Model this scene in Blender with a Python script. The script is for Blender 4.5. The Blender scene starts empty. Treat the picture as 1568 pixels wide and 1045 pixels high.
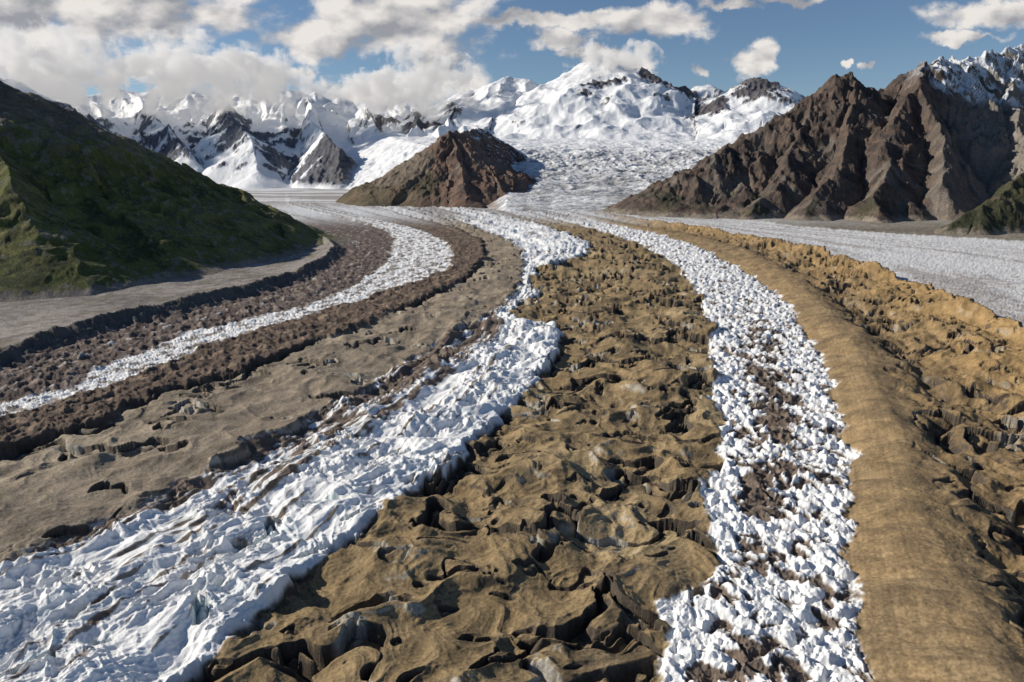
import bpy, math, time
import numpy as np
from mathutils import Vector
T0=time.time()
F=np.float32
# ------------------------------------------------------------------ survey helpers
H0=100.0                      # viewpoint height above the glacier (1 unit ~ 3 m)
PITCH=math.radians(14.6); FL=1045.0
cp,sp=math.cos(PITCH),math.sin(PITCH)
def ray(px,py):
    dx=(px-784)/FL; dy=(522.5-py)/FL
    return dx, cp+dy*sp, -sp+dy*cp
def UW(px,py,z=1.0):          # plan position of a traced ground point of elevation z: bearing X/Y and 100/Y
    a,b,c=ray(px,py); return a/b, -c/b*100/(100-z)
def P3(px,py,Y):              # world position of a summit / ridge point at distance Y
    a,b,c=ray(px,py); return (Y*a/b, Y, H0+Y*c/b)
# ------------------------------------------------------------------ noise
def _tab(seed):
    r=np.random.RandomState(seed); p=r.permutation(256); a=r.rand(256)*2*np.pi
    return np.concatenate([p,p]).astype(np.int32), np.cos(a).astype(F), np.sin(a).astype(F)
_T={}
def perlin(x,y,seed=0):
    if seed not in _T: _T[seed]=_tab(seed+11)
    p,gx,gy=_T[seed]
    xf=np.floor(x); yf=np.floor(y)
    xi=xf.astype(np.int32)&255; yi=yf.astype(np.int32)&255
    fx=(x-xf).astype(F); fy=(y-yf).astype(F)
    u=fx*fx*fx*(fx*(fx*6-15)+10); v=fy*fy*fy*(fy*(fy*6-15)+10)
    x1=(xi+1)&255; y1=(yi+1)&255
    a=p[xi]; b=p[x1]
    def g(h,dx,dy): return gx[h]*dx+gy[h]*dy
    n00=g(p[a+yi],fx,fy); n10=g(p[b+yi],fx-1,fy)
    n01=g(p[a+y1],fx,fy-1); n11=g(p[b+y1],fx-1,fy-1)
    l0=n00+u*(n10-n00); l1=n01+u*(n11-n01)
    return (l0+v*(l1-l0))*1.45
def fbm(x,y,o=4,seed=0,g=0.5):
    s=0;a=1.0;t=0
    for i in range(o):
        s=s+a*perlin(x*(2.03**i)+i*17.3,y*(2.03**i)-i*9.1,seed+i); t+=a; a*=g
    return s/t*1.3
def ridged(x,y,o=4,seed=0,g=0.5):
    s=0;a=1.0;t=0;pr=1.0
    for i in range(o):
        n=1-np.abs(perlin(x*(2.07**i)+i*7.3,y*(2.07**i)-i*5.1,seed+i))*1.3
        n=np.clip(n,0,1)**2
        s=s+a*n*pr; pr=np.clip(n*1.6,0,1); t+=a; a*=g
    return s/t
def worley(x,y,seed=0):
    r=np.random.RandomState(seed+5); p=r.permutation(256); p=np.concatenate([p,p]).astype(np.int32)
    rx=r.rand(256).astype(F); ry=r.rand(256).astype(F)
    xf=np.floor(x); yf=np.floor(y); xi=xf.astype(np.int32); yi=yf.astype(np.int32)
    fx=(x-xf).astype(F); fy=(y-yf).astype(F)
    f1=np.full(x.shape,9,F); f2=np.full(x.shape,9,F); idv=np.zeros(x.shape,F)
    for i in (-1,0,1):
        for j in (-1,0,1):
            h=p[p[(xi+i)&255]+((yi+j)&255)]
            d=np.hypot(i+rx[h]-fx, j+ry[h]-fy)
            m=d<f1
            f2=np.where(m,f1,np.minimum(f2,d)); idv=np.where(m,rx[(h*7+3)&255],idv); f1=np.where(m,d,f1)
    return f1,f2,idv
def sm(x,a,b):
    t=np.clip((x-a)/(b-a),0,1); return t*t*(3-2*t)
def mixc(c,col,m):
    return c*(1-m[...,None])+np.array(col,F)*m[...,None]
# ------------------------------------------------------------------ mesh from grid
def grid_mesh(name,X,Y,Z,col,ice,mat):
    R,C=X.shape
    co=np.stack([X,Y,Z],-1).astype(F).reshape(-1)
    me=bpy.data.meshes.new(name)
    me.vertices.add(R*C); me.vertices.foreach_set("co",co)
    idx=np.arange(R*C,dtype=np.int32).reshape(R,C)
    q=np.stack([idx[:-1,:-1],idx[:-1,1:],idx[1:,1:],idx[1:,:-1]],-1).reshape(-1)
    n=(R-1)*(C-1)
    me.loops.add(n*4); me.loops.foreach_set("vertex_index",q)
    me.polygons.add(n); me.polygons.foreach_set("loop_start",np.arange(0,n*4,4,dtype=np.int32))
    try: me.polygons.foreach_set("loop_total",np.full(n,4,np.int32))
    except Exception: pass
    me.update(calc_edges=True)
    ca=me.color_attributes.new("Col",'FLOAT_COLOR','POINT')
    rgba=np.ones((R*C,4),F); rgba[:,:3]=np.clip(col.reshape(-1,3),0.004,0.95); ca.data.foreach_set("color",rgba.reshape(-1))
    at=me.attributes.new("ice",'FLOAT','POINT'); at.data.foreach_set("value",np.clip(ice,0,1).astype(F).reshape(-1))
    me.materials.append(mat)
    ob=bpy.data.objects.new(name,me); bpy.context.collection.objects.link(ob)
    return ob
def normals(X,Y,Z):
    def d(a,ax): return np.gradient(a,axis=ax)
    a=np.stack([d(X,1),d(Y,1),d(Z,1)],-1); b=np.stack([d(X,0),d(Y,0),d(Z,0)],-1)
    n=np.cross(a,b); n/= (np.linalg.norm(n,axis=-1,keepdims=True)+1e-9)
    return n*np.sign(n[...,2:3]+1e-9)
# ------------------------------------------------------------------ materials
def terrain_mat(name,scales,bump,vary=0.5,dist=1.0):
    m=bpy.data.materials.new(name); m.use_nodes=True; nt=m.node_tree; N=nt.nodes; L=nt.links
    b=N["Principled BSDF"]
    at=N.new("ShaderNodeAttribute"); at.attribute_name="Col"
    ai=N.new("ShaderNodeAttribute"); ai.attribute_name="ice"
    tc=N.new("ShaderNodeTexCoord")
    def noise(s,det=6,r=0.6):
        n=N.new("ShaderNodeTexNoise"); n.inputs["Scale"].default_value=s; n.inputs["Detail"].default_value=det
        n.inputs["Roughness"].default_value=r; L.new(tc.outputs["Object"],n.inputs["Vector"]); return n
    n1=noise(scales[0],4); n2=noise(scales[1],6,0.7)
    mr=N.new("ShaderNodeMapRange"); mr.inputs["From Min"].default_value=0.3; mr.inputs["From Max"].default_value=0.7
    mr.inputs["To Min"].default_value=1-vary*0.6; mr.inputs["To Max"].default_value=1+vary*0.6; L.new(n1.outputs["Fac"],mr.inputs["Value"])
    mr2=N.new("ShaderNodeMapRange"); mr2.inputs["From Min"].default_value=0.3; mr2.inputs["From Max"].default_value=0.7
    mr2.inputs["To Min"].default_value=1-vary; mr2.inputs["To Max"].default_value=1+vary; L.new(n2.outputs["Fac"],mr2.inputs["Value"])
    mu=N.new("ShaderNodeMath"); mu.operation='MULTIPLY'; L.new(mr.outputs[0],mu.inputs[0]); L.new(mr2.outputs[0],mu.inputs[1])
    mx=N.new("ShaderNodeMix"); mx.data_type='FLOAT'
    sc=N.new("ShaderNodeMath"); sc.operation='MULTIPLY'; sc.inputs[1].default_value=0.8; L.new(ai.outputs["Fac"],sc.inputs[0])
    L.new(sc.outputs[0],mx.inputs[0]); L.new(mu.outputs[0],mx.inputs[2]); mx.inputs[3].default_value=1.0
    vm=N.new("ShaderNodeVectorMath"); vm.operation='SCALE'; L.new(at.outputs["Color"],vm.inputs[0]); L.new(mx.outputs[0],vm.inputs["Scale"])
    L.new(vm.outputs[0],b.inputs["Base Color"])
    rr=N.new("ShaderNodeMapRange"); rr.inputs["To Min"].default_value=0.95; rr.inputs["To Max"].default_value=0.6; L.new(ai.outputs["Fac"],rr.inputs["Value"])
    L.new(rr.outputs[0],b.inputs["Roughness"]); b.inputs["Specular IOR Level"].default_value=0.2
    bp=N.new("ShaderNodeBump"); bp.inputs["Strength"].default_value=bump; bp.inputs["Distance"].default_value=dist
    L.new(n2.outputs["Fac"],bp.inputs["Height"]); L.new(bp.outputs[0],b.inputs["Normal"])
    return m
# ================================================================== GLACIER GROUND
TR={
0:[(330,318),(340,325),(380,335),(440,345),(490,358),(512,375),(495,392),(450,415),(380,435),(280,458),(170,480),(80,505),(0,530),(-150,580),(-600,750),(-1500,1100)],
1:[(440,314),(530,335),(590,352),(605,365),(600,385),(590,408),(545,438),(475,468),(380,492),(290,509),(200,550),(100,594),(0,622),(-300,730),(-1200,1100)],
2:[(480,314),(570,335),(640,352),(680,370),(695,390),(685,415),(620,438),(555,459),(475,484),(390,508),(310,533),(215,576),(110,613),(0,643),(-280,760),(-1100,1100)],
3:[(560,314),(640,335),(700,350),(740,370),(745,395),(720,425),(640,465),(580,490),(500,520),(420,550),(300,590),(200,625),(100,665),(0,700),(-300,820),(-1000,1100)],
4:[(620,314),(690,335),(740,352),(790,375),(806,400),(803,430),(782,458),(758,478),(720,497),(650,540),(600,570),(500,630),(400,680),(300,730),(200,780),(100,830),(0,870),(-200,960),(-520,1100)],
5:[(700,314),(800,338),(860,355),(905,372),(900,388),(860,402),(825,412),(815,430),(828,450),(795,468),(772,482),(790,490),(850,497),(862,515),(850,540),(820,575),(780,625),(720,680),(650,740),(560,810),(450,890),(350,965),(290,1045),(240,1100)],
6:[(780,314),(860,338),(930,355),(990,378),(1040,410),(1070,450),(1090,500),(1092,560),(1100,640),(1100,700),(1075,770),(1085,830),(1060,890),(1030,950),(1005,1045),(990,1100)],
7:[(820,314),(910,338),(1010,358),(1085,385),(1150,420),(1200,460),(1230,500),(1262,560),(1285,640),(1300,720),(1300,850),(1310,960),(1325,1045),(1335,1100)],
8:[(850,314),(940,338),(1050,356),(1140,380),(1210,420),(1275,480),(1318,530),(1360,620),(1395,700),(1425,800),(1470,900),(1530,1045),(1550,1100)],
9:[(870,314),(960,332),(1080,350),(1130,362),(1230,382),(1320,412),(1420,452),(1520,497),(1590,537),(1700,600),(2000,760),(2600,1100)],
10:[(980,296),(1050,325),(1150,338),(1250,350),(1400,360),(1568,370),(1900,390),(2500,430),(3600,500),(9000,1100)]}
NR,NC=1150,1500
wr=np.linspace(1,0,NR)**1.12*(1.32-0.035)+0.035
Yr=H0/wr
Yr=np.concatenate([Yr,[3200,3700,4500,6000,9000,15000]]); wr=H0/Yr; NR=len(Yr)
uc=np.linspace(-1.08,1.08,NC)
Y=np.repeat(Yr[:,None],NC,1).astype(F); X=(Yr[:,None]*uc[None,:]).astype(F)
ker=np.exp(-np.linspace(-2,2,13)**2); ker/=ker.sum()
B=[];CF=[]
for i in range(11):
    zz={0:8.5,8:6.0,9:3.0}.get(i,1.0)
    t=sorted([UW(*p,zz)[::-1] for p in TR[i]]); ws=[a for a,b in t]; us=[b for a,b in t]
    u=np.interp(wr,ws,us)
    hi=wr>ws[-1]; u[hi]=us[-1]+(wr[hi]-ws[-1])*(us[-1]-us[-2])/(ws[-1]-ws[-2])
    u=np.convolve(np.pad(u,6,mode='edge'),ker,'valid')
    b=u*Yr; B.append(b); CF.append(1/np.sqrt(1+np.gradient(b,Yr)**2))
warp=6.0*fbm(X/30,Y/30,3,3)+3.0*fbm(X/8,Y/8,4,7,0.6)
warp2=4.5*fbm(X/16,Y/16,4,13,0.6)
fineW=perlin(X/2.0,Y/2.0,19)
s=[]
for i in range(11):
    k={0:0.4,8:0.7}.get(i,1.0)
    s.append(((X-B[i][:,None])*CF[i][:,None]+warp*k+(warp2 if i in (4,6,3,1) else -warp2 if i in (5,7) else 0)).astype(F))
q=np.zeros_like(X)
for i in range(10):
    wdt=np.maximum(B[i+1]-B[i],0.5)[:,None]; q+=np.clip((X-B[i][:,None])/wdt,0,1)
print("bounds",time.time()-T0)
A=fbm(X/48,Y/48,3,30)
wx=fbm(X/18,Y/18,2,40); wy=fbm(X/18+31,Y/18,2,44)
R=ridged((X+9*wx)/32,(Y+9*wy)/26,5,50,0.44)
S=fbm(X/6,Y/6,4,60,0.6)
Pn=fbm((X+12*wx)/30,(Y+14*wy)/18,4,70,0.42)
Pn2=fbm((X+6*wy)/13,(Y+6*wx)/9,3,75,0.42)
hum=ridged((X+5*wy)/12,(Y+5*wx)/10,4,86,0.46)
streak=fbm(q*9,Y/260,4,80)
st2=fbm(q*26,Y/120,3,181)
f1,f2,idw=worley((X+2.2*S)/5.0,(Y+2.6*wx)/6.6,1)
g1,g2,idg=worley((X+2*S)/1.9,(Y+2*S)/2.6,2)
print("noise",time.time()-T0)
block=sm(f2-f1,0.0,0.45); blk2=sm(g2-g1,0.02,0.4)
# crescent melt hollows: abrupt headwall, floor rising gently away from it
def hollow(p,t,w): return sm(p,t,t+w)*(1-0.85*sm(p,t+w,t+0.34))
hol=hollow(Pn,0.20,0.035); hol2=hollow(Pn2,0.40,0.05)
rx=(X*0.80+Y*0.60); ry=(-X*0.60+Y*0.80)   # rx along the flow of the left stream, ry across it
fins=ridged((rx+3*wx)/12,(ry+3*wy)/3.6,4,90,0.5)
fol=fbm((rx+6*wx)/30,(ry+5*wy)/20,3,96)
cross=ridged((rx+5*wy)/5,(ry+4*wx)/20,3,99,0.5)
cn=fbm(X/9,Y/9,4,124); bn=fbm(X/60,Y/60,3,120)
damp=0.30+0.70*sm(Y,1250,650)
hz=[None]*12
sl=-s[0]
crh=8.5+2.0*fbm(Y/40,X/400,3,104)
gl=ridged((X-0.6*Y)/9,(0.6*X+Y)/50,3,106)
hz[0]=0.5+crh*np.exp(-np.maximum(sl,0)/20)+1.3*A+0.3*S-1.3*gl*np.exp(-np.maximum(sl,0)/26)
inner=crh*np.clip(1-s[0]/15,0,1)**1.2
crs=ridged((rx+4*wx)/6,(ry)/30,3,107)     # transverse cracks in the dark gravel
hz[1]=inner-1.6*gl*sm(inner,0,3)+(1.6*S+1.8*R+1.5*hum+1.2*crs+0.8*A)*damp
hz[2]=1.0+1.5*fins+0.5*blk2+0.6*S
hz[3]=1.0+(1.2*R+1.6*S+1.0*A+1.5*hum+1.0*crs)*damp+1.0*np.exp(-(s[3]+6)**2/30)
hz[4]=0.6+3.4*A*damp+2.2*(R-0.3)+0.25*S+0.8*hum*sm(bn,-0.2,0.3)+1.5*(1-np.exp(-np.maximum(s[3],0)/12))-3.0*hollow(Pn,0.30,0.04)
tg=np.clip((X-B[4][:,None])/np.maximum(B[5]-B[4],1)[:,None],0,1)
pitG=hollow(Pn2,0.44,0.05)*sm(tg,0.35,0.6)
mo=sm(fbm(X/22,Y/22,2,190),-0.3,0.3)
hz[5]=0.8+2.2*tg+4.4*fol+(0.5+1.7*mo)*(fins-0.3)+(0.5+0.9*mo)*(cross-0.3)+0.22*blk2*mo+1.5*streak-3.8*pitG
hH=0.6+(6.0*A+3.6*(R-0.35)+0.24*S+1.3*(hum-0.3)*sm(bn+wx,-0.6,0.2)-5.2*hol-1.5*hol2)*damp
hz[6]=hH
ti=np.clip((X-B[6][:,None])/np.maximum(B[7]-B[6],1)[:,None],0,1)
ser=ridged((X+1.5*S)/6.0,(Y+3*wx)/8.0,4,192,0.6)
bh=0.55*block*(0.4+idw)+1.0*ser
hz[7]=-0.8+2.1*bh+0.45*blk2*idg+1.3*A+0.5*S
t8=np.clip((X-B[7][:,None])/np.maximum(B[8]-B[7],1)[:,None],0,1)
hh8=np.interp(Yr,[70,300,700,1300,2000],[6.2,6.2,5.5,2.0,0.5])[:,None]*(1+0.25*fbm(Y/40,X/300,3,108))
dsl=fbm((Y+0.45*X+3*wx)/4.5,(X-0.45*Y)/34,4,111,0.55)      # down-slope rills
rib=dsl
ribg=ridged((Y+0.45*X+4*wx)/8,(X-0.45*Y)/40,3,113)
lump=fbm(X/26,Y/30,4,115,0.5)
hz[8]=hh8*np.sin(t8*np.pi/2)+0.5*rib*sm(t8,0,0.3)-1.3*ribg*sm(t8,0.1,0.5)*(1.2-t8)+0.28*S+0.9*A+1.4*lump
d9=np.maximum(s[8],0); e9=np.maximum(-s[9],0)
rough9=sm(d9,0,26)
gr9=fbm((X-0.15*Y)/16,Y/45,3,114)       # flow-parallel grooves
far9=1-0.45*sm(d9,45,80)
hz[9]=(hh8+0.5)*np.exp(-(d9/20)**1.7)-0.5+(4+hh8*0.2)*np.exp(-e9/18)+sm(d9,14,55)*(2.0+5.0*sm(d9,24,75))*damp+rough9*damp*(5.2*A+(3.8*(R-0.3)+1.2*(hum-0.3))*far9+2.2*gr9+0.4*rib)+(1-rough9)*(0.5*rib+1.4*lump+0.9*A-0.7*ribg)+0.25*S-(4.8*hollow(Pn,0.22,0.04)+1.3*hol2)*rough9*damp*far9
hz[10]=0.4+0.5*fins+0.4*blk2+1.1*A+0.8*streak+0.3*S
hz[11]=2+1.5*A+0.3*S
def cascade(e):
    st=[sm(si,-e,e) for si in s]
    for i in range(1,11): st[i]=np.minimum(st[i],st[i-1])
    return [1-st[0]]+[st[i-1]-st[i] for i in range(1,11)]+[st[10]]
wh=cascade(2.2); wts=cascade(0.7)
Z=np.zeros_like(X)
for i in range(12): Z+=wh[i]*hz[i]
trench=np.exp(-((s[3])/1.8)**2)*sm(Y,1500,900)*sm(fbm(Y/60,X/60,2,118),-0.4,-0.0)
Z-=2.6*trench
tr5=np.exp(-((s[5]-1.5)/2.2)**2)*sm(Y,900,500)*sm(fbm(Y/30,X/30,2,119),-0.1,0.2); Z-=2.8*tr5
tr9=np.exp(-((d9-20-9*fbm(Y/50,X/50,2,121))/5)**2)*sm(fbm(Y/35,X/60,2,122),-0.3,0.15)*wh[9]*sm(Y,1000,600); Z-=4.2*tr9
farf=sm(Y,2600,1900)
Z=Z*(0.25+0.75*farf)
Z+=0.06*fineW
print("height",time.time()-T0)
Nn=normals(X,Y,Z); nz=Nn[...,2]; steep=1-nz
def flat(c): return np.broadcast_to(np.array(c,F),X.shape+(3,)).copy()
tan_=flat((0.28,0.230,0.172)); gold=(0.41,0.268,0.118)
ICE=np.array((0.88,0.885,0.885),F)
zone=[]
z0=mixc(flat((0.29,0.26,0.24)),(0.19,0.172,0.158),sm(cn+0.8*bn+0.4*S,-0.2,0.5)); z0=mixc(z0,(0.13,0.12,0.08),sm(fbm(X/25,Y/25,4,127),0.15,0.4)*0.5)
zone.append(z0)
z1=mixc(flat((0.115,0.09,0.08)),(0.25,0.20,0.17),sm(cn+0.7*S,0,0.5)); z1=mixc(z1,(0.60,0.60,0.60),sm(S+0.5*streak,0.50,0.65)*0.75)
zone.append(mixc(z1,(0.12,0.107,0.098),sm(15-s[0],0,5)))  # inner moraine face darkened: its shaded side painted into the colour
zone.append(flat(ICE)); 
zone.append(mixc(flat((0.12,0.088,0.068)),(0.25,0.185,0.135),sm(cn+0.7*S,0,0.55)))
zone.append(mixc(mixc(tan_,(0.19,0.157,0.115),sm(cn+bn,-0.1,0.5)),(0.35,0.29,0.215),sm(bn,0.1,0.5)))
zone.append(flat(ICE))
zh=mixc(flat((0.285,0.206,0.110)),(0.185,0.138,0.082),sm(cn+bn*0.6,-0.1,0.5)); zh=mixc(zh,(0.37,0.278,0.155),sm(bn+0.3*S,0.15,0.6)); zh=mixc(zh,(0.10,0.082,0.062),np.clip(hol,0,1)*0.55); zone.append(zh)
zone.append(flat(ICE))
z8=mixc(flat((0.315,0.222,0.118)),(0.20,0.145,0.084),sm(cn+0.7*bn+0.5*lump,-0.3,0.5)); z8=mixc(z8,(0.165,0.118,0.072),sm(rib+0.4*S,0.05,0.6)*0.5); z8=mixc(z8,(0.40,0.29,0.16),sm(-rib+0.4*cn+bn,0.2,0.7)*0.45)
zone.append(z8)
z9=mixc(mixc(flat((0.31,0.213,0.107)),(0.19,0.137,0.077),sm(cn+bn,-0.1,0.5)),gold,sm(d9+30*bn,30,75)*0.8)
w98=sm(16-d9,0,14)[...,None]; z9=z9*(1-w98)+z8*w98
zone.append(z9)
zone.append(flat((0.70,0.70,0.70)))
zone.append(mixc(flat((0.19,0.165,0.13)),(0.26,0.23,0.19),sm(cn,-0.2,0.4)))
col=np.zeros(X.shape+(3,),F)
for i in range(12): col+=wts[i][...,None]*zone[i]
icew=wts[2]+wts[5]+wts[7]+wts[10]
dG=sm(0.62-tg,0,0.45)*sm(Y,125,210)*sm(Y,520,430)
dirtG=sm(0.8*streak+0.5*cn+0.6*st2+dG*0.75-0.35*(fins-0.3)-0.30,0.05,0.30)
dirtG=np.maximum(dirtG,sm(st2+0.5*cn+0.3*streak,0.40,0.52)*0.85)
patch=fbm(X/14,Y/18,3,196)
rowI=np.interp(Yr,[100,150,190,300,430,520],[0.30,0.5,1.0,1.05,0.55,0.0])[:,None]
ctr=np.exp(-((ti-0.50)/0.28)**2)
dirtI=sm(ctr*rowI*0.75+0.4*cn+1.0*patch-0.85*(bh-0.55),0.27,0.42)
dirtI=np.maximum(dirtI,sm(0.30-bh,0,0.12)*sm(cn+0.5*ctr,-0.4,0.2)*0.8)
dirtD=sm(cn*0.9+0.35*streak-0.2*fins,-0.12,0.15)*0.85
dirtK=np.clip(sm(streak+0.35*cn+0.3*st2,-0.15,0.4)*0.75+0.3*sm(cn,0,0.5),0,1)
farm=sm(Y,900,1500)
dirt=wts[2]*dirtD+wts[5]*dirtG*(1-0.5*farm)+wts[7]*dirtI+wts[10]*dirtK*0.85
dc=mixc(flat((0.185,0.142,0.112)),(0.13,0.105,0.088),sm(S,-0.2,0.4)); dc=dc*(1-wts[10][...,None])+wts[10][...,None]*np.array((0.32,0.285,0.255),F)
col=col*(1-dirt[...,None])+dc*dirt[...,None]
ice=np.clip(icew-dirt,0,1)
crev=ice*sm(0.08-(g2-g1),0,0.08)*0.3*(0.4+0.6*mo)+ice*sm(0.20-fins,0,0.2)*0.55*wts[5]
col=mixc(col,(0.38,0.50,0.58),np.clip(crev,0,1))
col=mixc(col,(0.28,0.46,0.52),np.clip(wts[5]*pitG,0,1)*0.7)
deb=np.clip(1-icew,0,1)
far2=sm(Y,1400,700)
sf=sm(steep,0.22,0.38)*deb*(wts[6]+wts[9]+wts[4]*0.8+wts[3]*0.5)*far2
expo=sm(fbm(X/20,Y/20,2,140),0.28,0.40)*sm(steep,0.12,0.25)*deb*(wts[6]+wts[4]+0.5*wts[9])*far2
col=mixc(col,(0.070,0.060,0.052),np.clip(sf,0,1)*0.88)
col=mixc(col,(0.55,0.52,0.45),np.clip(expo,0,1)*0.6)
col=mixc(col,(0.06,0.052,0.044),np.clip(trench+tr5*deb+0.7*tr9,0,1)*0.6)  # trenches and groove also painted dark, shadow put into the colour
spk=perlin(X/0.9,Y/0.9,150); col*=(1+0.25*spk*deb)[...,None]
fb=sm(Y,1050,1450)
wq=q*4+0.5*fbm(X/300,Y/300,3,165)
band=sm(fbm(wq,Y/900+X/900,3,160)+0.35*cn,-0.15,0.3)
hb=sm(fbm(X/700,Y/110+0.4*fbm(X/200,Y/200,2,162),4,161),-0.2,0.15)
lf=sm(-X/Y,0.06,0.14)*sm(Y,1500,1900); band=band*(1-lf)+hb*lf
cfar=mixc(flat((0.68,0.69,0.70)),(0.25,0.22,0.20),band*0.8)
col=col*(1-fb[...,None])+cfar*fb[...,None]; ice=ice*(1-fb)+fb*(1-band)
col*=(1+0.22*fbm(q*22,Y/90,2,170)*deb*(1-fb))[...,None]
mg=terrain_mat("glacier_moraine_and_ice",(0.12,1.3),0.65,0.34,0.5)
grid_mesh("glacier_ground",X,Y,Z,col,ice,mg)
print("ground",time.time()-T0)
# ================================================================== MOUNTAINS
def ridge_field(X,Y,ridges,wa,ws_,seed,ex=0.7):
    Xw=X+wa*fbm(X/ws_,Y/ws_,3,seed); Yw=Y+wa*fbm(X/ws_+40,Y/ws_-13,3,seed+6)
    h=np.full(X.shape,-20,F); tt=np.zeros(X.shape,F); dd=np.zeros(X.shape,F); off=0
    for ri,(pts,D,p) in enumerate(ridges):
        W=[P3(*a) for a in pts]; zm=max(a[2] for a in W)+20
        hr=np.full(X.shape,-20,F); dr=np.full(X.shape,1e6,F); tr=np.zeros(X.shape,F)
        for a,b in zip(W[:-1],W[1:]):
            vx,vy=b[0]-a[0],b[1]-a[1]; L2=vx*vx+vy*vy; L=math.sqrt(L2)
            t=np.clip(((Xw-a[0])*vx+(Yw-a[1])*vy)/L2,0,1)
            d=np.hypot(Xw-a[0]-t*vx,Yw-a[1]-t*vy); z=a[2]+t*(b[2]-a[2])+20
            De=D*np.clip(z/zm,0.02,1)**ex
            hv=z*np.clip(1-d/De,0,1)**p-20
            m=hv>hr; hr=np.where(m,hv,hr); dr=np.where(m,d,dr); tr=np.where(m,off+t*L,tr); off+=L
        off+=500
        m=hr>h; h=np.where(m,hr,h); tt=np.where(m,tr,tt); dd=np.where(m,dr,dd)
    return h,tt,dd
def fan(u0,u1,nc,y0,y1,nr,g=1.0):
    yr=y0*(y1/y0)**np.linspace(0,1,nr); uu=np.linspace(u0,u1,nc)
    return (yr[:,None]*uu[None,:]).astype(F), np.repeat(yr[:,None],nc,1).astype(F)
# ---- green hill
X,Y=fan(-1.15,-0.2,650,430,1250,440)
rd=[([(-500,-60,760),(-250,20,780),(-60,90,800),(10,118,820),(60,150,835),(120,190,850),(200,248,870),(270,294,890),(330,318,890),(400,338,880),(462,362,850)],440,1.05),
    ([(-60,95,800),(-10,230,660),(60,330,590),(100,400,560)],230,1.1),
    ([(120,200,850),(190,300,740),(260,390,640)],230,1.1),
    ([(270,299,890),(330,350,800),(380,400,700)],150,1.0)]
h,t,d=ridge_field(X,Y,rd,22,150,200,0.4)
gul=ridged(t/26+0.6*fbm(X/50,Y/50,2,210),d/260,4,211)
am=np.clip((h+10)/70,0,1)
Z=h+am*(13*(gul-0.5)*sm(d,5,60)+5*fbm(X/60,Y/60,3,220,0.4)+2.6*fbm(X/12,Y/12,4,225,0.55))-1
n=normals(X,Y,Z); st_=1-n[...,2]
cn=fbm(X/40,Y/40,5,230); c2=fbm(X/9,Y/9,5,236,0.65)
def flat(c): return np.broadcast_to(np.array(c,F),X.shape+(3,)).copy()
col=mixc(flat((0.104,0.114,0.034)),(0.048,0.058,0.023),sm(cn+0.6*c2-0.3*(gul-0.4),-0.10,0.3))
col=mixc(col,(0.19,0.175,0.065),sm(gul-0.45-0.6*c2+0.5*cn,0.1,0.4)*0.65)
col=mixc(col,(0.15,0.13,0.105),sm(Z+45*cn+30*c2,95,150)*0.85)
col=mixc(col,(0.21,0.19,0.16),sm(0.9*c2+0.4*gul-0.3*cn,0.36,0.56)*0.65)
col=mixc(col,(0.24,0.21,0.18),sm(8-Z+6*c2,0,6))
grid_mesh("green_hill",X,Y,Z,col,np.zeros_like(X),terrain_mat("alpine_tundra",(0.05,0.6),0.7,0.45,2.0))
# ---- right rocky mountain
X,Y=fan(0.10,1.15,1000,880,2600,600)
rd=[([(1000,302,1420),(1060,257,1470),(1090,238,1500),(1160,205,1570),(1215,166,1620),(1240,150,1640),(1283,121,1660),(1303,114,1660),(1325,145,1680),(1365,150,1700),(1395,112,1740),(1415,93,1760),(1470,90,1900),(1568,71,2000),(1800,20,2000),(2100,0,1900)],600,1.15),
    ([(1240,150,1640),(1230,215,1500),(1190,270,1380),(1150,325,1270)],260,1.15),
    ([(1160,205,1570),(1120,265,1440),(1090,310,1340)],200,1.1),
    ([(1303,114,1660),(1310,190,1500),(1270,270,1330),(1230,330,1220)],260,1.15),
    ([(1415,95,1760),(1400,125,1600),(1370,190,1450),(1360,270,1290),(1340,335,1180)],300,1.2),
    ([(1400,125,1600),(1440,200,1430),(1450,280,1270)],220,1.2),
    ([(1568,73,2000),(1545,150,1750),(1580,210,1500),(1620,240,1300)],380,1.2),
    ([(1900,60,1500),(1700,220,1200),(1568,272,1080),(1500,315,1020),(1460,338,1010)],230,1.1)]
h,t,d=ridge_field(X,Y,rd,26,130,300,0.6)
gul=ridged(t/46+0.5*fbm(X/60,Y/60,3,310),d/260,4,311,0.55)
am=np.clip((h+10)/80,0,1)
Z=h+am*(30*(gul-0.45)*sm(d,0,60)+10*fbm(X/70,Y/70,4,320,0.45)+15*(ridged((X+14*gul)/52,Y/60,4,325,0.45)-0.35)+6*(ridged((X+6*gul)/17,Y/24,4,327,0.5)-0.3))-2
n=normals(X,Y,Z); st_=1-n[...,2]
cn=fbm(X/70,Y/70,5,330); c2=fbm(X/12,Y/12,4,336); strata=fbm((Z+0.3*X+10*cn)/14,X/300,3,338)
col=mixc(flat((0.110,0.085,0.071)),(0.060,0.050,0.047),sm(cn+0.5*c2,-0.2,0.4))
col=mixc(col,(0.17,0.117,0.090),sm(strata,0.0,0.5)*0.65)
scree=sm(0.42-gul,0,0.2)*sm(230-Z+60*cn,0,60)
col=mixc(col,(0.20,0.175,0.148),scree*0.6)
lr=sm(X/Y,0.56,0.68)*sm(Y,1150,1300)
col=mixc(col,(0.26,0.235,0.205),lr*0.75)
veg=sm(X/Y,0.50,0.6)*sm(1230-Y,0,60)*sm(cn+c2*0.3,-0.5,-0.1)
col=mixc(col,(0.050,0.056,0.028),veg*0.85)
veg2=sm(60-Z,0,30)*sm(cn,0.0,0.4)*sm(0.6-X/Y,0,0.1); col=mixc(col,(0.07,0.075,0.035),veg2*0.5)
col=mixc(col,(0.26,0.22,0.175),sm(12-Z+8*c2,0,8))
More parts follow.
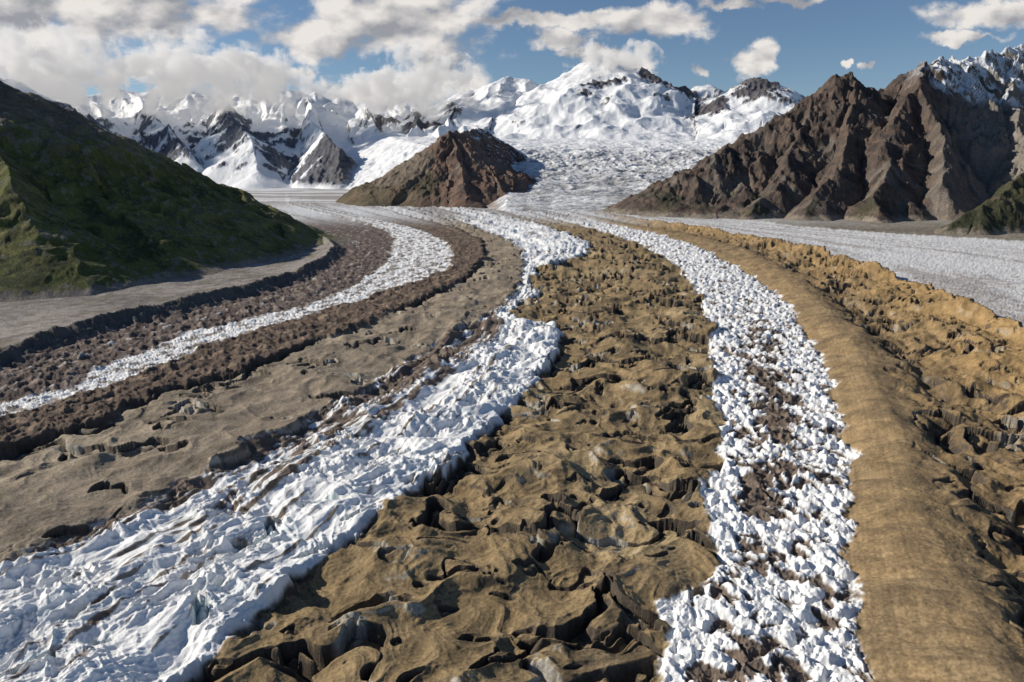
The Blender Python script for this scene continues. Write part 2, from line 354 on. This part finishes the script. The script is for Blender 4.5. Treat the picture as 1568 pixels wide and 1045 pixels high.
sfield=fbm(X/110,Y/80,4,339)
snow=sm(Z+50*sfield,215,255)*sm(0.56-st_,0,0.10)*sm(X/Y,0.53,0.60)*sm(Y,1600,1700)*sm(sfield+0.35*(X/Y-0.55)*4,-0.25,-0.05)
col=mixc(col,(0.82,0.84,0.87),snow)
grid_mesh("rocky_mountain",X,Y,Z,col,snow,terrain_mat("brown_rock",(0.03,0.3),0.8,0.4,4.0))
# ---- nunatak
X,Y=fan(-0.28,0.12,620,1420,2700,420)
rd=[([(580,300,1690),(612,270,1780),(648,240,1850),(674,218,1880),(692,200,1900),(715,216,1880),(750,246,1830),(785,280,1760),(812,303,1700)],340,1.0),
    ([(692,203,1900),(704,250,1760),(715,300,1620)],240,1.0),
    ([(715,216,1880),(750,262,1760),(775,300,1650)],160,1.0),
    ([(648,243,1850),(645,285,1690)],200,1.0),
    ([(692,205,1900),(735,196,2300),(770,215,2400),(805,236,2350)],260,1.2)]
h,t,d=ridge_field(X,Y,rd,14,130,400,0.7)
gul=ridged(t/34+0.4*fbm(X/60,Y/60,3,410),d/260,4,411,0.55)
am=np.clip((h+10)/60,0,1)
Z=h+am*(22*(gul-0.45)*sm(d,0,50)+5*fbm(X/60,Y/60,4,420)+7*(ridged((X+8*gul)/30,Y/36,4,425,0.45)-0.35))-1
n=normals(X,Y,Z); st_=1-n[...,2]
cn=fbm(X/60,Y/60,5,430); c2=fbm(X/12,Y/12,4,436)
col=mixc(flat((0.195,0.128,0.097)),(0.125,0.093,0.077),sm(cn+0.5*c2,-0.1,0.4))
col=mixc(col,(0.095,0.095,0.05),sm(-X/Y-0.10+0.05*cn,0,0.03)*0.5)
col=mixc(col,(0.24,0.20,0.165),sm(0.32-gul,0,0.15)*0.5)
sn=sm(Y,2000,2100)*sm(0.28-st_+0.12*c2,0,0.08)
col=mixc(col,(0.8,0.82,0.85),sn)
grid_mesh("rock_hill",X,Y,Z,col,sn,terrain_mat("reddish_rock",(0.03,0.3),0.8,0.4,4.0))
# ---- snow range with the ice fall
X,Y=fan(-0.92,0.80,1300,1380,5200,660)
rd=[([(-400,120,4000),(-100,140,4000),(90,150,4000),(200,140,4200),(330,142,4300),(470,142,4400),(560,158,4400),(660,160,4400),(720,138,4400),(770,118,4400),(830,130,4400),(880,112,4300),(925,84,4300),(960,120,4300),(1000,120,4200),(1040,142,4200),(1080,132,4200),(1110,154,4050),(1160,116,3900),(1190,143,3800),(1215,165,3700),(1300,190,3600),(1700,150,3600)],1900,1.35),
    ([(-300,110,3300),(0,120,3500),(90,155,3500),(180,207,3200),(240,252,2950),(288,292,2780)],520,1.2),
    ([(330,142,4300),(350,175,3600),(385,210,3250),(400,262,3000)],520,1.25),
    ([(200,140,4200),(240,185,3600),(300,240,3200)],450,1.25),
    ([(470,142,4400),(480,185,3700),(512,220,3000),(515,270,2830)],330,1.2),
    ([(560,160,4400),(570,190,3900),(585,235,3300)],420,1.25),
    ([(660,165,4400),(640,186,3800),(600,232,3200)],420,1.25),
    ([(720,143,4400),(690,175,3900),(665,215,3300)],420,1.3),
    ([(880,118,4300),(860,155,3950),(830,190,3600)],450,1.3),
    ([(925,88,4300),(930,145,3950),(960,190,3600)],430,1.3),
    ([(1000,124,4200),(1040,160,3850),(1075,192,3500)],360,1.2),
    ([(1160,118,3900),(1130,160,3600),(1105,200,3250)],420,1.25),
    ([(1160,118,3900),(1180,170,3500),(1160,205,3100)],420,1.25)]
h,t,d=ridge_field(X,Y,rd,50,420,500,0.5)
U=X/Y
ramp=np.interp(Y,[1380,1450,1600,1900,2300,2600,3000,3600,4200],[-10,2,22,60,98,146,190,235,300]).astype(F)
wl=np.interp(Y,[1400,2000,2500,3000,3600],[0.00,-0.02,-0.04,-0.14,-0.18]); wrr=np.interp(Y,[1400,2000,3000,3600],[0.19,0.28,0.33,0.38])
edge=np.maximum(np.maximum(wl-U,U-wrr),0)*Y+12*fbm(X/60,Y/60,3,580)
ramp=ramp-0.4*np.maximum(edge,0)
isr=sm(ramp-h,-25,25)
hh=np.maximum(h,ramp)
gul=ridged(t/150+0.5*fbm(X/220,Y/220,2,510),d/700,3,511,0.4)
am=np.clip((h+10)/160,0,1)*(1-isr)
rg=ridged((X+30*gul)/260,Y/260,4,525,0.38)
Zm=hh+am*(46*(gul-0.42)*sm(d,0,150)+24*fbm(X/200,Y/200,3,520,0.4)+34*(rg-0.35))
bias=np.zeros_like(X)
for (px,py,yd,r,a) in [(190,225,3150,270,1.1),(130,190,3400,220,1.1),(380,205,3500,240,1.05),(330,190,3700,200,.95),(430,215,3300,160,.9),(515,250,2900,210,1.4),(640,178,3900,190,1.0),(600,175,4050,150,.95),(915,178,3850,150,.95),(1020,150,4050,200,1.15),(1160,140,3800,190,1.05),(1085,180,3650,130,1.0),(740,165,4150,120,.5)]:
    x0,y0,_=P3(px,py,yd); bias=np.maximum(bias,a*np.exp(-((X-x0)**2+(Y-y0)**2*0.5)/(r*r)))
n0_=normals(X,Y,Zm); st0=1-n0_[...,2]
cn=fbm(X/150,Y/150,5,550); c2=fbm(X/30,Y/30,5,556,0.6)
rock=sm(bias*0.54+0.8*(st0-0.15)+0.20*cn+0.22*c2+0.28*(rg-0.35)-0.30*(gul-0.4),0.37,0.45)*(1-isr)*sm(Zm,5,30)
crag=ridged(X/40,Y/46,4,570,0.5)
Zm=Zm+rock*18*(crag-0.3)+(1-rock)*am*4*fbm(X/45,Y/45,3,575)
c1=ridged((X+20*perlin(X/60,Y/60,531))/50,Y/26,4,530,0.5)
fall=np.exp(-((Y-2350)/500)**2)
Z=Zm+isr*(3+12*fall)*(c1-0.4)+isr*9*fbm(X/130,Y/130,3,540)*sm(Y,1500,1800)-3
snowc=flat((0.87,0.885,0.905))
rk=mixc(flat((0.10,0.10,0.115)),(0.16,0.14,0.135),sm(c2,-0.1,0.4)); rk=mixc(rk,(0.13,0.15,0.19),sm(-U,0.2,0.35)*0.6)  # left rock tinted bluish: distance haze painted into the colour
dirt=isr*sm(2900-Y,0,500)*np.clip(0.46+0.7*cn+1.0*(0.5-c1)+0.3*c2,0,0.88)
col=snowc*(1-rock[...,None])+rk*rock[...,None]
col=mixc(col,(0.28,0.28,0.285),dirt)
fx_=U*14+1.2*fbm(X/250,Y/250,3,561)
mor=isr*sm(2000-Y,0,300)*sm(fbm(fx_,Y/500,4,560),0.05,0.4); col=mixc(col,(0.26,0.235,0.215),mor*0.55)
col=mixc(col,(0.26,0.21,0.17),sm(edge,6,30)*isr*0.8*sm(2700-Y,0,400))
grid_mesh("snow_mountain_range",X,Y,Z,col,(1-rock)*(1-dirt),terrain_mat("snow_and_rock",(0.01,0.08),0.5,0.35,8.0))
print("mountains",time.time()-T0)
# ================================================================== CLOUDS (volumes hugging the summits)
def cloud_mat():
    m=bpy.data.materials.new("cloud_vapour"); m.use_nodes=True; nt=m.node_tree; N=nt.nodes; L=nt.links
    for n in list(N): N.remove(n)
    out=N.new("ShaderNodeOutputMaterial"); v=N.new("ShaderNodeVolumePrincipled")
    tc=N.new("ShaderNodeTexCoord"); geo=N.new("ShaderNodeNewGeometry")
    ln=N.new("ShaderNodeVectorMath"); ln.operation='LENGTH'; L.new(tc.outputs["Object"],ln.inputs[0])
    no=N.new("ShaderNodeTexNoise"); no.inputs["Scale"].default_value=0.0075; no.inputs["Detail"].default_value=5; no.inputs["Roughness"].default_value=0.58
    L.new(geo.outputs["Position"],no.inputs["Vector"])
    a=N.new("ShaderNodeMath"); a.operation='MULTIPLY_ADD'; a.inputs[1].default_value=4.8; L.new(no.outputs["Fac"],a.inputs[0]); a.inputs[2].default_value=-1.92
    b=N.new("ShaderNodeMath"); b.operation='SUBTRACT'; L.new(a.outputs[0],b.inputs[0]); L.new(ln.outputs["Value"],b.inputs[1])
    c=N.new("ShaderNodeMapRange"); c.inputs["From Min"].default_value=0; c.inputs["From Max"].default_value=0.35; c.inputs["To Max"].default_value=0.024; L.new(b.outputs[0],c.inputs["Value"])
    L.new(c.outputs[0],v.inputs["Density"]); v.inputs["Color"].default_value=(0.98,0.98,0.98,1); v.inputs["Anisotropy"].default_value=0.0
    e=N.new("ShaderNodeMath"); e.operation='MULTIPLY'; e.inputs[1].default_value=0.29; L.new(c.outputs[0],e.inputs[0]); L.new(e.outputs[0],v.inputs["Emission Strength"])  # added glow in place of multiple scattering, brightens the vapour
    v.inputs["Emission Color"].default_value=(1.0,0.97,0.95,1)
    L.new(v.outputs[0],out.inputs["Volume"]); return m
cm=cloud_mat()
import bmesh
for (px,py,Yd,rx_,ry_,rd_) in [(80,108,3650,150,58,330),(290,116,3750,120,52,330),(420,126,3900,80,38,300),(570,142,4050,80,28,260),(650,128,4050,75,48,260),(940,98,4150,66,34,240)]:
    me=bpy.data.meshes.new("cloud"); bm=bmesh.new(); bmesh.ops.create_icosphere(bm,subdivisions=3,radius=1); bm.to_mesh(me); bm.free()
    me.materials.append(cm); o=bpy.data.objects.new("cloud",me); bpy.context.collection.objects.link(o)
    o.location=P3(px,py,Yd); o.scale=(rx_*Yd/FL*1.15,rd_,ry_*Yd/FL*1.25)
# ================================================================== WORLD
w=bpy.data.worlds.new("World"); bpy.context.scene.world=w; w.use_nodes=True; nt=w.node_tree; N=nt.nodes; L=nt.links
for n in list(N): N.remove(n)
S_=Vector((-0.83,0.16,0.45)).normalized()
sky=N.new("ShaderNodeTexSky"); sky.sky_type='NISHITA'; sky.sun_disc=False
sky.sun_elevation=math.asin(S_.z); sky.sun_rotation=math.atan2(S_.x,S_.y)%(2*math.pi); sky.altitude=1500; sky.air_density=1.0; sky.dust_density=0.4; sky.ozone_density=3.5
bg=N.new("ShaderNodeBackground"); bg.inputs["Strength"].default_value=0.080; L.new(sky.outputs[0],bg.inputs["Color"])
bc=N.new("ShaderNodeBackground"); bc.inputs["Strength"].default_value=1.0
mix=N.new("ShaderNodeMixShader"); out=N.new("ShaderNodeOutputWorld"); L.new(mix.outputs[0],out.inputs["Surface"]); L.new(bg.outputs[0],mix.inputs[1]); L.new(bc.outputs[0],mix.inputs[2])
tc=N.new("ShaderNodeTexCoord"); sep=N.new("ShaderNodeSeparateXYZ"); L.new(tc.outputs["Generated"],sep.inputs[0])
def M(op,a,b=None,c=None,clamp=False):
    n=N.new("ShaderNodeMath"); n.operation=op; n.use_clamp=clamp
    for i,v in enumerate((a,b,c)):
        if v is None: continue
        if isinstance(v,(int,float)): n.inputs[i].default_value=v
        else: L.new(v,n.inputs[i])
    return n.outputs[0]
yy=M('MAXIMUM',sep.outputs[1],0.05)
u=M('DIVIDE',sep.outputs[0],yy); e=M('DIVIDE',sep.outputs[2],yy)
blobs=[(60,40,260,110),(250,30,170,70),(340,110,110,45),(480,62,130,38),(600,35,150,60),(690,95,100,65),(820,33,160,14),(560,145,100,26),(1000,32,115,24),(940,105,52,34),
 (1152,96,40,28),(1170,80,28,26),(1510,22,100,20),(1220,-2,70,10),(860,62,60,14),(1325,101,12,6),(1294,96,9,7),(1075,106,18,13),(455,118,40,16),(1120,8,80,10),(900,85,60,10),(1480,55,60,8)]
cb0=N.new("ShaderNodeCombineXYZ"); L.new(u,cb0.inputs[0]); L.new(e,cb0.inputs[1]); cb0.inputs[2].default_value=0.9
wn=N.new("ShaderNodeTexNoise"); wn.inputs["Scale"].default_value=26; wn.inputs["Detail"].default_value=6; wn.inputs["Roughness"].default_value=0.6; L.new(cb0.outputs[0],wn.inputs["Vector"])
ws3=N.new("ShaderNodeSeparateColor"); L.new(wn.outputs["Color"],ws3.inputs[0])
uw=M('ADD',u,M('MULTIPLY',M('SUBTRACT',ws3.outputs[0],0.5),0.075)); ew=M('ADD',e,M('MULTIPLY',M('SUBTRACT',ws3.outputs[1],0.5),0.05))
D=None
for (px,py,rx_,ry_) in blobs:
    a,b,c=ray(px,py); u0,e0=a/b,c/b; ru,re=rx_/FL,ry_/FL
    du=M('MULTIPLY',M('SUBTRACT',uw,u0),1/ru); de=M('MULTIPLY',M('SUBTRACT',ew,e0),1/re)
    dd=M('SUBTRACT',1.0,M('SQRT',M('ADD',M('MULTIPLY',du,du),M('MULTIPLY',de,de))))
    D=dd if D is None else M('MAXIMUM',D,dd)
def cnoise(ou,oe,scale,det=9,r=0.6):
    cb=N.new("ShaderNodeCombineXYZ"); L.new(M('ADD',u,ou),cb.inputs[0]); L.new(M('MULTIPLY',M('ADD',e,oe),1.7),cb.inputs[1]); cb.inputs[2].default_value=0.37
    n=N.new("ShaderNodeTexNoise"); n.inputs["Scale"].default_value=scale; n.inputs["Detail"].default_value=det; n.inputs["Roughness"].default_value=r
    L.new(cb.outputs[0],n.inputs["Vector"]); return n.outputs["Fac"]
n0=cnoise(0,0,12,9,0.55); n1=cnoise(-0.015,0.018,12,4,0.5); n1b=cnoise(0,0,12,4,0.5); nb=cnoise(3,1,5,3,0.5)
dens=M('ADD',D,M('MULTIPLY',M('SUBTRACT',n0,0.5),2.6))
al=N.new("ShaderNodeMapRange"); al.interpolation_type='SMOOTHSTEP'; al.inputs["From Min"].default_value=0.0; al.inputs["From Max"].default_value=0.6; L.new(dens,al.inputs["Value"])
front=M('GREATER_THAN',sep.outputs[1],0.06)
alf=M('MULTIPLY',al.outputs[0],front); L.new(M('MULTIPLY',alf,0.95),mix.inputs[0])
rel=M('MULTIPLY',M('SUBTRACT',n1b,n1),3.6)
core=M('MULTIPLY',M('MAXIMUM',M('SUBTRACT',dens,0.5),0.0),-0.16)
br=M('ADD',M('ADD',M('ADD',0.64,rel),core),M('MULTIPLY',M('SUBTRACT',nb,0.5),1.2),clamp=True)  # sky clouds: sun-side relief and grey cores are painted shading
cr=N.new("ShaderNodeValToRGB"); cr.color_ramp.elements[0].position=0.1; cr.color_ramp.elements[0].color=(0.33,0.335,0.36,1); cr.color_ramp.elements[1].position=0.95; cr.color_ramp.elements[1].color=(0.86,0.81,0.76,1)
L.new(br,cr.inputs[0]); L.new(cr.outputs[0],bc.inputs["Color"])
# ================================================================== SUN + CAMERA
sl_=bpy.data.lights.new("sun",'SUN'); sl_.energy=5.0; sl_.angle=math.radians(0.5); sl_.color=(1.0,0.92,0.79)
so=bpy.data.objects.new("sun",sl_); bpy.context.collection.objects.link(so); so.rotation_euler=S_.to_track_quat('Z','Y').to_euler()
cam=bpy.data.cameras.new("camera"); cam.lens=24; cam.sensor_width=36; cam.clip_start=1; cam.clip_end=60000
co=bpy.data.objects.new("camera",cam); bpy.context.collection.objects.link(co); co.location=(0,0,H0); co.rotation_euler=(math.radians(90)-PITCH,0,0)
sc=bpy.context.scene; sc.camera=co
sc.view_settings.view_transform='Standard'; sc.view_settings.look='None'; sc.view_settings.exposure=0
print("done",time.time()-T0)
